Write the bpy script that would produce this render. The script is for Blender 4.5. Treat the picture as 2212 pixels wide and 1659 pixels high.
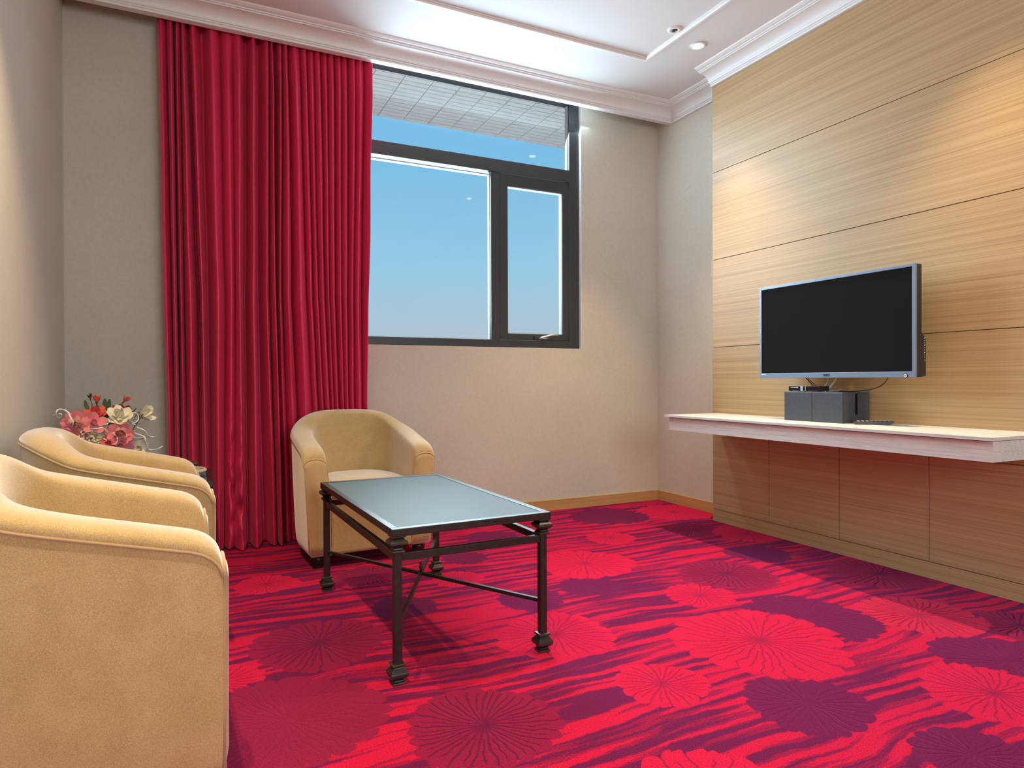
import bpy, bmesh, math, random
from mathutils import Vector, Matrix, Euler
random.seed(7)
for o in list(bpy.data.objects): bpy.data.objects.remove(o)
SC = bpy.context.scene
COL = SC.collection
PI = math.pi

# ------------------------------------------------------------------ camera
FPX = 1412.5
YAW, PIT, ROL = math.radians(25.923), math.radians(-0.304), math.radians(-0.194)
CAM = Vector((0, 0, 0.92))
_f = Vector((math.sin(YAW)*math.cos(PIT), math.cos(YAW)*math.cos(PIT), math.sin(PIT)))
_r = Vector((math.cos(YAW), -math.sin(YAW), 0)); _u = _r.cross(_f)
RT = math.cos(ROL)*_r + math.sin(ROL)*_u
UP = -math.sin(ROL)*_r + math.cos(ROL)*_u
cd = bpy.data.cameras.new('camera'); cam = bpy.data.objects.new('camera', cd); COL.objects.link(cam)
cd.sensor_fit = 'HORIZONTAL'; cd.sensor_width = 36; cd.lens = FPX/2212*36; cd.clip_start = 0.02
cam.matrix_world = Matrix(((RT.x, UP.x, -_f.x, CAM.x), (RT.y, UP.y, -_f.y, CAM.y), (RT.z, UP.z, -_f.z, CAM.z), (0, 0, 0, 1)))
SC.camera = cam
def pxray(x, y): return RT*((x-1106)/FPX) - UP*((y-829.5)/FPX) + _f
def on_y(x, y, Y):                      # a photo pixel on a plane parallel to the window wall
    d = pxray(x, y); return CAM + d*(Y/d.y)

# ------------------------------------------------------------------ world, exposure
vs = SC.view_settings
vs.view_transform = 'Standard'; vs.look = 'None'; vs.exposure = 0.15; vs.gamma = 1.0; vs.use_curve_mapping = False
W = bpy.data.worlds.new('sky'); SC.world = W; W.use_nodes = True
nt = W.node_tree; nt.nodes.clear()
wo = nt.nodes.new('ShaderNodeOutputWorld'); bg = nt.nodes.new('ShaderNodeBackground')
tc = nt.nodes.new('ShaderNodeTexCoord'); sx = nt.nodes.new('ShaderNodeSeparateXYZ'); rp = nt.nodes.new('ShaderNodeValToRGB')
nt.links.new(tc.outputs['Generated'], sx.inputs[0]); nt.links.new(sx.outputs['Z'], rp.inputs[0])
el = rp.color_ramp.elements
el[0].position = 0.0; el[0].color = (.47, .53, .58, 1)
el[1].position = 1.0; el[1].color = (.10, .30, .62, 1)
for p, c in ((.06, (.42, .52, .61)), (.17, (.29, .55, .74)), (.33, (.185, .48, .75))):
    e = el.new(p); e.color = (*c, 1)
nt.links.new(rp.outputs[0], bg.inputs[0]); bg.inputs[1].default_value = 1.0
nt.links.new(bg.outputs[0], wo.inputs[0])

def area_light(name, loc, rot, sx_, sy_, power, col):
    l = bpy.data.lights.new(name, 'AREA'); l.shape = 'RECTANGLE'; l.size = sx_; l.size_y = sy_; l.energy = power; l.color = col
    o = bpy.data.objects.new(name, l); COL.objects.link(o); o.location = loc; o.rotation_euler = rot
    return o
# daylight through the window in view, and soft fill inferred from the camera-facing surfaces, sent through an added rear window
dl = area_light('window_daylight', (1.72, 4.42, 2.10), (math.radians(-60), 0, 0), 1.75, 1.75, 175, (.66, .87, 1.0)); dl.data.spread = math.radians(180)
dr = area_light('rear_fill_offscreen', (1.30, -2.66, 1.70), (math.radians(68), 0, 0), 2.0, 1.8, 92, (.88, .96, 1.0)); dr.data.spread = math.radians(180)

# ------------------------------------------------------------------ helpers
def tag(o, label=None, cat=None, group=None, kind=None):
    if label: o['label'] = label
    if cat: o['category'] = cat
    if group: o['group'] = group
    if kind: o['kind'] = kind
    return o
def empty(name, loc=(0, 0, 0), rz=0):
    o = bpy.data.objects.new(name, None); COL.objects.link(o); o.location = loc; o.rotation_euler = (0, 0, rz)
    o.empty_display_size = .05
    return o
def link(name, me, mat=None, parent=None, world=True):
    o = bpy.data.objects.new(name, me); COL.objects.link(o)
    if mat and not me.materials: me.materials.append(mat)
    if parent:
        o.parent = parent
        if world:
            m = Matrix.LocRotScale(parent.location, parent.rotation_euler, None)
            p = parent.parent
            if p: m = Matrix.LocRotScale(p.location, p.rotation_euler, None) @ p_inv(parent) @ m
            o.matrix_parent_inverse = m.inverted()
    return o
def p_inv(o): return o.matrix_parent_inverse.copy()

class MB:
    def __init__(s): s.v = []; s.f = []; s.sm = []
    def add(s, vs_, fs, smooth=False):
        b = len(s.v); s.v += [tuple(v) for v in vs_]; s.f += [tuple(b+i for i in f) for f in fs]; s.sm += [smooth]*len(fs); return s
    def box(s, x0, x1, y0, y1, z0, z1):
        v = [(x, y, z) for x in (x0, x1) for y in (y0, y1) for z in (z0, z1)]
        return s.add(v, [(0, 1, 3, 2), (4, 6, 7, 5), (0, 4, 5, 1), (2, 3, 7, 6), (0, 2, 6, 4), (1, 5, 7, 3)])
    def prism(s, poly, z0, z1):           # polygon in xy
        n = len(poly)
        return s.add([(x, y, z0) for x, y in poly]+[(x, y, z1) for x, y in poly],
                     [tuple(range(n))[::-1], tuple(range(n, 2*n))]+[(i, (i+1) % n, n+(i+1) % n, n+i) for i in range(n)])
    def lathe(s, prof, c=(0, 0), n=20, smooth=True, sq=None):   # prof: (r, z)
        vs_ = []; fs = []
        for r, z in prof:
            for k in range(n):
                a = 2*PI*k/n
                vs_.append((c[0]+r*math.cos(a), c[1]+r*math.sin(a), z))
        m = len(prof)
        for i in range(m-1):
            for k in range(n):
                fs.append((i*n+k, i*n+(k+1) % n, (i+1)*n+(k+1) % n, (i+1)*n+k))
        s.add(vs_, fs, smooth)
        b = len(s.v)-len(vs_)
        s.f.append(tuple(b+k for k in range(n))[::-1]); s.sm.append(False)
        s.f.append(tuple(b+(m-1)*n+k for k in range(n))); s.sm.append(False)
        return s
    def square(s, prof, c=(0, 0)):        # square lathe: (half width, z)
        vs_ = []; fs = []
        for h, z in prof:
            vs_ += [(c[0]-h, c[1]-h, z), (c[0]+h, c[1]-h, z), (c[0]+h, c[1]+h, z), (c[0]-h, c[1]+h, z)]
        m = len(prof)
        for i in range(m-1):
            for k in range(4): fs.append((i*4+k, i*4+(k+1) % 4, i*4+4+(k+1) % 4, i*4+4+k))
        fs.append((3, 2, 1, 0)); fs.append(tuple((m-1)*4+k for k in range(4)))
        return s.add(vs_, fs)
    def tube(s, pts, r, n=8, closed=False, smooth=True):
        pts = [Vector(p) for p in pts]; m = len(pts); vs_ = []; fs = []
        nrm = None
        for i, p in enumerate(pts):
            if closed: t = pts[(i+1) % m]-pts[i-1]
            else: t = pts[min(i+1, m-1)]-pts[max(i-1, 0)]
            t = t.normalized() if t.length > 1e-9 else Vector((0, 0, 1))
            if nrm is None:
                nrm = t.cross(Vector((0, 0, 1)))
                if nrm.length < .05: nrm = t.cross(Vector((0, 1, 0)))
            nrm = (nrm - t*nrm.dot(t)).normalized(); b = t.cross(nrm)
            rr = r[i] if isinstance(r, (list, tuple)) else r
            for k in range(n):
                a = 2*PI*k/n; vs_.append(p+nrm*(rr*math.cos(a))+b*(rr*math.sin(a)))
        for i in range(m if closed else m-1):
            j = (i+1) % m
            for k in range(n): fs.append((i*n+k, i*n+(k+1) % n, j*n+(k+1) % n, j*n+k))
        if not closed: fs.append(tuple(range(n))[::-1]); fs.append(tuple((m-1)*n+k for k in range(n)))
        return s.add(vs_, fs, smooth)
    def bar(s, a, b, w, h):               # square bar between two points, w across, h up
        a = Vector(a); b = Vector(b); t = (b-a).normalized(); n = t.cross(Vector((0, 0, 1))).normalized(); u = n.cross(t)
        vs_ = [p+n*(i*w/2)+u*(j*h/2) for p in (a, b) for i, j in ((-1, -1), (1, -1), (1, 1), (-1, 1))]
        return s.add(vs_, [(3, 2, 1, 0), (4, 5, 6, 7)]+[(k, (k+1) % 4, 4+(k+1) % 4, 4+k) for k in range(4)])
    def mesh(s, name, bevel=0, seg=2):
        me = bpy.data.meshes.new(name); me.from_pydata(s.v, [], s.f)
        for p, q in zip(me.polygons, s.sm): p.use_smooth = q
        bm = bmesh.new(); bm.from_mesh(me)
        bmesh.ops.recalc_face_normals(bm, faces=bm.faces)
        if bevel:
            es = [e for e in bm.edges if len(e.link_faces) == 2 and e.calc_face_angle(0) > .5]
            bmesh.ops.bevel(bm, geom=es, offset=bevel, segments=seg, profile=.5, affect='EDGES', clamp_overlap=True)
        bm.to_mesh(me); bm.free(); me.update()
        return me
    def build(s, name, mat, parent=None, bevel=0, seg=2, world=True):
        return link(name, s.mesh(name, bevel, seg), mat, parent, world)
def bx(name, x0, x1, y0, y1, z0, z1, mat, parent=None, bevel=0, world=True):
    return MB().box(x0, x1, y0, y1, z0, z1).build(name, mat, parent, bevel, 2, world)
def grid_mesh(name, rows, smooth=True, close_u=False):
    m = len(rows); n = len(rows[0]); fs = []
    for i in range(m-1):
        for k in range(n if close_u else n-1): fs.append((i*n+k, i*n+(k+1) % n, (i+1)*n+(k+1) % n, (i+1)*n+k))
    me = bpy.data.meshes.new(name); me.from_pydata([tuple(v) for r in rows for v in r], [], fs)
    if smooth:
        for p in me.polygons: p.use_smooth = True
    return me
def smooth_noise(x, seed=0):
    i = math.floor(x); f = x-i; f = f*f*(3-2*f)
    h = lambda k: (math.sin((k+seed*57.3)*127.1)*43758.5453) % 1.0
    return h(i)*(1-f)+h(i+1)*f-.5

# ------------------------------------------------------------------ materials
def new_mat(name):
    m = bpy.data.materials.new(name); m.use_nodes = True
    n = m.node_tree.nodes; b = n.get('Principled BSDF')
    return m, m.node_tree, b
def setp(b, **k):
    names = {'col': 'Base Color', 'rough': 'Roughness', 'metal': 'Metallic', 'spec': 'Specular IOR Level', 'sheen': 'Sheen Weight',
             'sheenr': 'Sheen Roughness', 'sheenc': 'Sheen Tint', 'coat': 'Coat Weight', 'coatr': 'Coat Roughness', 'emit': 'Emission Strength', 'emitc': 'Emission Color', 'aniso': 'Anisotropic'}
    for q, v in k.items():
        b.inputs[names[q]].default_value = (*v, 1) if isinstance(v, tuple) and len(v) == 3 else v
def plain(name, col, rough=.5, **k):
    m, t, b = new_mat(name); setp(b, col=col, rough=rough, **k); return m
def N(t, typ, **ins):
    n = t.nodes.new(typ)
    return n
def coords(t, scale=(1, 1, 1), kind='pos', rot=(0, 0, 0)):
    if kind == 'pos': g = t.nodes.new('ShaderNodeNewGeometry'); s = g.outputs['Position']
    else: g = t.nodes.new('ShaderNodeTexCoord'); s = g.outputs['Object']
    m = t.nodes.new('ShaderNodeMapping'); m.inputs['Scale'].default_value = scale; m.inputs['Rotation'].default_value = rot
    t.links.new(s, m.inputs['Vector']); return m.outputs[0]
def noise(t, vec, scale, detail=3, rough=.5, dist=0):
    n = t.nodes.new('ShaderNodeTexNoise'); n.inputs['Scale'].default_value = scale; n.inputs['Detail'].default_value = detail
    n.inputs['Roughness'].default_value = rough; n.inputs['Distortion'].default_value = dist
    t.links.new(vec, n.inputs['Vector']); return n.outputs['Fac']
def ramp(t, fac, stops, interp='LINEAR'):
    r = t.nodes.new('ShaderNodeValToRGB'); r.color_ramp.interpolation = interp
    e = r.color_ramp.elements; e[0].position = stops[0][0]; e[0].color = (*stops[0][1], 1); e[1].position = stops[-1][0]; e[1].color = (*stops[-1][1], 1)
    for p, c in stops[1:-1]:
        q = e.new(p); q.color = (*c, 1)
    t.links.new(fac, r.inputs[0]); return r.outputs[0]
def math_n(t, op, a, b=None, c=None, clamp=False):
    n = t.nodes.new('ShaderNodeMath'); n.operation = op; n.use_clamp = clamp
    for i, v in enumerate((a, b, c)):
        if v is None: continue
        if isinstance(v, (int, float)): n.inputs[i].default_value = v
        else: t.links.new(v, n.inputs[i])
    return n.outputs[0]
def mixc(t, fac, a, b, mode='MIX'):
    n = t.nodes.new('ShaderNodeMix'); n.data_type = 'RGBA'; n.blend_type = mode
    for i, v in ((0, fac), (6, a), (7, b)):
        if isinstance(v, (int, float)): n.inputs[i].default_value = v
        elif isinstance(v, tuple): n.inputs[i].default_value = (*v, 1)
        else: t.links.new(v, n.inputs[i])
    return n.outputs[2]
def bump(t, b, h, strength=.3, dist=.005):
    n = t.nodes.new('ShaderNodeBump'); n.inputs['Strength'].default_value = strength; n.inputs['Distance'].default_value = dist
    t.links.new(h, n.inputs['Height']); t.links.new(n.outputs[0], b.inputs['Normal'])
def S(r, g, b):                           # sRGB 0..255 to linear
    f = lambda c: c/12.92 if c <= .04045 else ((c+.055)/1.055)**2.4
    return (f(r/255), f(g/255), f(b/255))

# wallpaper: warm beige with a faint scrolling relief
def wallpaper():
    m, t, b = new_mat('wallpaper_beige')
    v = coords(t)
    big = noise(t, v, 1.3, 2); damask = noise(t, v, 22, 2, .5, 2.5); weave = noise(t, coords(t, (30, 30, 500)), 1, 2)
    c = ramp(t, big, [(.3, (.54, .51, .425)), (.7, (.61, .575, .485))])
    c = mixc(t, .12, c, ramp(t, damask, [(.42, (.46, .41, .32)), (.58, (.68, .63, .52))]))
    t.links.new(c, b.inputs['Base Color']); setp(b, rough=.55, spec=.35, sheen=.12)
    h = math_n(t, 'ADD', math_n(t, 'MULTIPLY', damask, .6), math_n(t, 'MULTIPLY', weave, .5))
    bump(t, b, h, .25, .002); return m
M_WALL = wallpaper()
def ceiling_mat():
    m, t, b = new_mat('ceiling_paper')
    v = coords(t); n = noise(t, v, 60, 4, .7); g = noise(t, v, 1.2, 2)
    t.links.new(ramp(t, g, [(.3, (.70, .715, .72)), (.7, (.74, .75, .755))]), b.inputs['Base Color']); setp(b, rough=.8, spec=.2)
    bump(t, b, n, .25, .002); return m
M_CEIL = ceiling_mat()
M_CORNICE = plain('cornice_paint', (.78, .79, .79), .45, spec=.3)
def wood(name, dark, light, grain=(35, .45, 330), spec=.34, rough=.42, fine=.55, coat=0.0):
    m, t, b = new_mat(name)
    v = coords(t, grain); v2 = coords(t, (grain[0]*2.3, grain[1]*3.0, grain[2]*2.3)); v3 = coords(t, tuple(g*.16 for g in grain))
    a = noise(t, v, 1, 3, .6); f = noise(t, v2, 1, 3, .7); l = noise(t, v3, 1, 2)
    mixf = math_n(t, 'ADD', math_n(t, 'MULTIPLY', a, .45), math_n(t, 'ADD', math_n(t, 'MULTIPLY', f, .35), math_n(t, 'MULTIPLY', l, .20)))
    c = ramp(t, mixf, [(.36, dark), (.50, tuple((d*.35+q*.65) for d, q in zip(dark, light))), (.62, light)])
    t.links.new(c, b.inputs['Base Color']); setp(b, rough=rough, spec=spec, coat=coat, coatr=.25)
    bump(t, b, f, .12, .001); return m
M_PANEL = wood('teak_veneer', (.31, .175, .072), (.53, .365, .195))
M_BASE = wood('baseboard_oak', (.42, .24, .085), (.54, .33, .135), grain=(.8, .8, 120))
M_SHELF = wood('washed_oak', (.46, .435, .395), (.74, .705, .645), grain=(60, 5.0, 190), rough=.42)
M_SHELFTOP = M_SHELF
M_BACKING = plain('panel_backing_board', (.36, .24, .13), .7)

def fabric(name, c0, c1, sheen=1.0):
    m, t, b = new_mat(name)
    v = coords(t, kind='obj'); big = noise(t, v, 9, 4, .65); fine = noise(t, v, 420, 2, .6)
    c = ramp(t, big, [(.3, c0), (.7, c1)])
    c = mixc(t, .35, c, ramp(t, fine, [(.35, tuple(q*.6 for q in c0)), (.65, tuple(min(1, q*1.25) for q in c1))]))
    t.links.new(c, b.inputs['Base Color']); setp(b, rough=.85, spec=.15, sheen=sheen, sheenr=.5, sheenc=(1, .98, .96))
    bump(t, b, math_n(t, 'ADD', math_n(t, 'MULTIPLY', fine, .35), big), .22, .004); return m
M_SUEDE = fabric('tan_suede', (.44, .285, .112), (.57, .395, .182))
M_PIPE = plain('tan_piping', (.50, .32, .15), .8, sheen=.4)
M_FOOT = plain('black_foot', (.012, .011, .010), .4)

def curtain_mat():
    m, t, b = new_mat('crimson_satin')
    v = coords(t); f = noise(t, coords(t, (900, 900, 250)), 1, 2)
    t.links.new(ramp(t, f, [(.3, (.60, .020, .080)), (.7, (.74, .032, .112))]), b.inputs['Base Color'])
    setp(b, rough=.42, spec=.5, sheen=.25, sheenr=.3, sheenc=(1, .35, .5)); bump(t, b, f, .08, .001); return m
M_CURT = curtain_mat()

def iron_mat():
    m, t, b = new_mat('antiqued_iron')
    v = coords(t, kind='obj'); n = noise(t, v, 60, 4, .7)
    g = t.nodes.new('ShaderNodeNewGeometry')
    c = ramp(t, n, [(.45, (.010, .009, .010)), (.64, (.020, .017, .016)), (.78, (.10, .07, .03))])
    edge = ramp(t, g.outputs['Pointiness'], [(.56, (0, 0, 0)), (.68, (1, 1, 1))])
    c = mixc(t, math_n(t, 'MULTIPLY', edge, .5), c, (.20, .13, .05))
    t.links.new(c, b.inputs['Base Color']); setp(b, rough=.36, metal=.1, spec=.5)
    bump(t, b, n, .25, .002); return m
M_IRON = iron_mat()
def table_glass():
    m, t, b = new_mat('grey_backed_glass')
    setp(b, col=(.100, .138, .158), rough=.45, spec=.04); return m
M_TGLASS = table_glass()
M_ALU = plain('dark_aluminium', (.040, .044, .047), .42, metal=.2, spec=.5)
M_ALULT = plain('brushed_aluminium', (.62, .63, .65), .3, metal=.9)
M_RUBBER = plain('pale_gasket', (.30, .31, .31), .7)
def pane_glass():
    m = bpy.data.materials.new('window_glass'); m.use_nodes = True; t = m.node_tree; t.nodes.clear()
    o = t.nodes.new('ShaderNodeOutputMaterial'); mx = t.nodes.new('ShaderNodeMixShader'); tr = t.nodes.new('ShaderNodeBsdfTransparent')
    gl = t.nodes.new('ShaderNodeBsdfGlossy'); gl.inputs['Roughness'].default_value = .02; tr.inputs[0].default_value = (.97, .985, .98, 1)
    lw = t.nodes.new('ShaderNodeFresnel'); lw.inputs['IOR'].default_value = 1.25
    t.links.new(lw.outputs[0], mx.inputs[0]); t.links.new(tr.outputs[0], mx.inputs[1]); t.links.new(gl.outputs[0], mx.inputs[2]); t.links.new(mx.outputs[0], o.inputs[0])
    return m
M_PANE = pane_glass()
def tile_mat():
    m, t, b = new_mat('grey_tile'); v = coords(t)
    t.links.new(ramp(t, noise(t, coords(t, (8, 40, 8)), 1, 3), [(.3, (.56, .53, .52)), (.7, (.66, .63, .62))]), b.inputs['Base Color']); setp(b, rough=.7, spec=.2); return m
M_TILE = tile_mat(); M_GROUT = plain('tile_joint', (.20, .20, .20), .9)

# ---- carpet: wavering crimson / plum streaks with rosettes woven in
FLOWERS = [  # x, y, radius, petals, colour key
 (1.79, 1.69, .305, 19, 'b'), (1.56, 1.30, .18, 15, 'd'), (1.27, 1.58, .145, 15, 'b'), (.69, 1.60, .215, 21, 'm'), (.39, 2.36, .235, 19, 'm'),
 (1.17, 2.06, .22, 17, 'b'), (2.26, 2.34, .235, 17, 'm'), (1.94, 2.16, .155, 15, 'b'), (1.76, 2.79, .255, 15, 'b'), (1.59, 2.48, .145, 17, 'd'),
 (.76, 2.58, .14, 15, 'd'), (1.27, 2.43, .145, 13, 'd'), (1.10, 2.84, .125, 15, 'b'), (2.52, 3.70, .27, 17, 'd'), (3.00, 3.60, .27, 17, 'b'),
 (2.18, 3.18, .15, 15, 'b'), (.29, 3.15, .145, 15, 'b'), (.22, 1.86, .275, 21, 'k'), (2.12, 1.77, .26, 17, 'd'), (2.54, 1.60, .225, 19, 'o'),
 (2.10, 1.10, .20, 17, 'b'), (2.38, 1.20, .23, 15, 'd'), (1.71, .94, .14, 13, 'd'), (2.90, 2.02, .24, 17, 'm'), (2.97, 2.90, .2, 15, 'b'),
 (2.75, 3.12, .19, 15, 'm'), (.74, 3.07, .17, 17, 'm'), (1.26, 3.15, .12, 13, 'd'), (.06, 1.52, .16, 13, 'b'), (.06, 2.18, .14, 13, 'b'),
 (1.57, 3.50, .16, 15, 'd'), (2.68, 2.54, .175, 13, 'd'), (2.76, 1.36, .17, 15, 'm'), (1.0, 1.05, .24, 17, 'b'), (.3, .7, .2, 15, 'm'),
 (1.45, .4, .26, 17, 'd'), (2.5, .5, .24, 17, 'b'), (.8, 3.75, .16, 15, 'b')]
def carpet():
    m, t, b = new_mat('rosette_carpet')
    g = bpy.data.node_groups.new('carpet_rosette', 'ShaderNodeTree')
    for nm, ty in (('Pos', 'NodeSocketVector'), ('Center', 'NodeSocketVector'), ('Radius', 'NodeSocketFloat'), ('Petals', 'NodeSocketFloat'), ('Wob', 'NodeSocketFloat')):
        g.interface.new_socket(nm, in_out='INPUT', socket_type=ty)
    for nm in ('Mask', 'Groove'): g.interface.new_socket(nm, in_out='OUTPUT', socket_type='NodeSocketFloat')
    gi = g.nodes.new('NodeGroupInput'); go = g.nodes.new('NodeGroupOutput')
    sub = g.nodes.new('ShaderNodeVectorMath'); sub.operation = 'SUBTRACT'
    g.links.new(gi.outputs['Pos'], sub.inputs[0]); g.links.new(gi.outputs['Center'], sub.inputs[1])
    sp = g.nodes.new('ShaderNodeSeparateXYZ'); g.links.new(sub.outputs[0], sp.inputs[0])
    x, y = sp.outputs[0], sp.outputs[1]
    r = math_n(g, 'SQRT', math_n(g, 'ADD', math_n(g, 'MULTIPLY', x, x), math_n(g, 'MULTIPLY', y, y)))
    a = math_n(g, 'ARCTAN2', y, x)
    a = math_n(g, 'ADD', a, math_n(g, 'MULTIPLY', math_n(g, 'SUBTRACT', gi.outputs['Wob'], .5), .5))
    P = gi.outputs['Petals']
    half = math_n(g, 'MULTIPLY', P, .5)
    sn = math_n(g, 'ABSOLUTE', math_n(g, 'SINE', math_n(g, 'MULTIPLY', a, half)))
    lob = math_n(g, 'SQRT', sn)
    big = math_n(g, 'SINE', math_n(g, 'ADD', math_n(g, 'MULTIPLY', a, 3.0), P))
    edge = math_n(g, 'MULTIPLY', gi.outputs['Radius'], math_n(g, 'ADD', math_n(g, 'MULTIPLY', lob, .13), math_n(g, 'ADD', math_n(g, 'MULTIPLY', big, .05), .87)))
    mask = math_n(g, 'MULTIPLY', math_n(g, 'SUBTRACT', edge, r), 300, clamp=True)
    arc = math_n(g, 'DIVIDE', math_n(g, 'MULTIPLY', sn, r), half)          # distance to a petal line
    l1 = math_n(g, 'SUBTRACT', 1.0, math_n(g, 'DIVIDE', arc, .0048), clamp=True)
    sn2 = math_n(g, 'ABSOLUTE', math_n(g, 'COSINE', math_n(g, 'MULTIPLY', a, half)))
    arc2 = math_n(g, 'DIVIDE', math_n(g, 'MULTIPLY', sn2, r), half)
    l2 = math_n(g, 'SUBTRACT', 1.0, math_n(g, 'DIVIDE', arc2, .0034), clamp=True)
    far = math_n(g, 'MULTIPLY', math_n(g, 'SUBTRACT', r, math_n(g, 'MULTIPLY', gi.outputs['Radius'], .30)), 60, clamp=True)
    nearedge = math_n(g, 'MULTIPLY', math_n(g, 'SUBTRACT', math_n(g, 'MULTIPLY', gi.outputs['Radius'], .86), r), 60, clamp=True)
    l2 = math_n(g, 'MULTIPLY', l2, math_n(g, 'MULTIPLY', far, nearedge))
    core = math_n(g, 'SUBTRACT', 1.0, math_n(g, 'DIVIDE', r, math_n(g, 'MULTIPLY', gi.outputs['Radius'], .1)), clamp=True)
    gr = math_n(g, 'MULTIPLY', math_n(g, 'MAXIMUM', math_n(g, 'MAXIMUM', l1, l2), math_n(g, 'MULTIPLY', core, .5)), mask)
    g.links.new(mask, go.inputs['Mask']); g.links.new(gr, go.inputs['Groove'])

    geo = t.nodes.new('ShaderNodeNewGeometry'); pos = geo.outputs['Position']
    fine = noise(t, pos, 260, 2, .6); fuzz = noise(t, pos, 150, 2, .7)
    wob = noise(t, pos, 7, 2, .5)
    wn = t.nodes.new('ShaderNodeTexNoise'); wn.inputs['Scale'].default_value = 28; wn.inputs['Detail'].default_value = 3
    t.links.new(pos, wn.inputs['Vector'])
    ad = t.nodes.new('ShaderNodeVectorMath'); ad.operation = 'MULTIPLY_ADD'; ad.inputs[1].default_value = (.016, .016, 0)
    t.links.new(wn.outputs['Color'], ad.inputs[0]); t.links.new(pos, ad.inputs[2])
    off = t.nodes.new('ShaderNodeVectorMath'); off.operation = 'SUBTRACT'; off.inputs[1].default_value = (.008, .008, 0)
    t.links.new(ad.outputs[0], off.inputs[0]); dpos = off.outputs[0]
    # streaks running across the room
    wave = noise(t, pos, 1.6, 2)
    mp = t.nodes.new('ShaderNodeMapping'); mp.inputs['Scale'].default_value = (1.5, 26, 1)
    sh = t.nodes.new('ShaderNodeCombineXYZ'); t.links.new(math_n(t, 'MULTIPLY', wave, .16), sh.inputs[1])
    ad2 = t.nodes.new('ShaderNodeVectorMath'); t.links.new(dpos, ad2.inputs[0]); t.links.new(sh.outputs[0], ad2.inputs[1])
    t.links.new(ad2.outputs[0], mp.inputs['Vector'])
    st = noise(t, mp.outputs[0], 1, 2, .45)
    st = math_n(t, 'ADD', st, math_n(t, 'MULTIPLY', math_n(t, 'SUBTRACT', fuzz, .5), .10))
    RED = (.575, .007, .043); PLUM = (.135, .007, .052); MID = (.30, .007, .046)
    streak = ramp(t, st, [(.445, PLUM), (.475, MID), (.51, MID), (.535, RED)])
    def attr(nm):
        n = t.nodes.new('ShaderNodeAttribute'); n.attribute_name = nm; return n
    fa_, fb_ = attr('rosette_place'), attr('rosette_kind'); fc_, fg_ = attr('rosette_yarn'), attr('rosette_line')
    s1 = t.nodes.new('ShaderNodeSeparateXYZ'); t.links.new(fa_.outputs['Vector'], s1.inputs[0])
    s2 = t.nodes.new('ShaderNodeSeparateXYZ'); t.links.new(fb_.outputs['Vector'], s2.inputs[0])
    cc = t.nodes.new('ShaderNodeCombineXYZ'); t.links.new(s1.outputs[0], cc.inputs[0]); t.links.new(s1.outputs[1], cc.inputs[1])
    q = t.nodes.new('ShaderNodeGroup'); q.node_tree = g
    t.links.new(cc.outputs[0], q.inputs['Center']); t.links.new(s1.outputs[2], q.inputs['Radius']); t.links.new(s2.outputs[0], q.inputs['Petals'])
    hm = t.nodes.new('ShaderNodeMix'); hm.data_type = 'VECTOR'; hm.inputs[0].default_value = .45
    t.links.new(pos, hm.inputs[4]); t.links.new(dpos, hm.inputs[5]); t.links.new(hm.outputs[1], q.inputs['Pos']); t.links.new(wob, q.inputs['Wob'])
    col = mixc(t, q.outputs['Mask'], streak, fc_.outputs['Vector']); col = mixc(t, q.outputs['Groove'], col, fg_.outputs['Vector'])
    hgt = math_n(t, 'SUBTRACT', math_n(t, 'MULTIPLY', fine, .5), math_n(t, 'MULTIPLY', q.outputs['Groove'], s2.outputs[1]))
    col = mixc(t, .55, col, mixc(t, 1.0, col, ramp(t, fine, [(.3, (.25, .25, .35)), (.7, (1.5, 1.4, 1.4))]), 'MULTIPLY'))
    t.links.new(col, b.inputs['Base Color']); setp(b, rough=.95, spec=.02, sheen=.12, sheenr=.5, sheenc=(1, .35, .75))
    bump(t, b, hgt, .8, .010)
    return m
M_CARPET = carpet()

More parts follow.
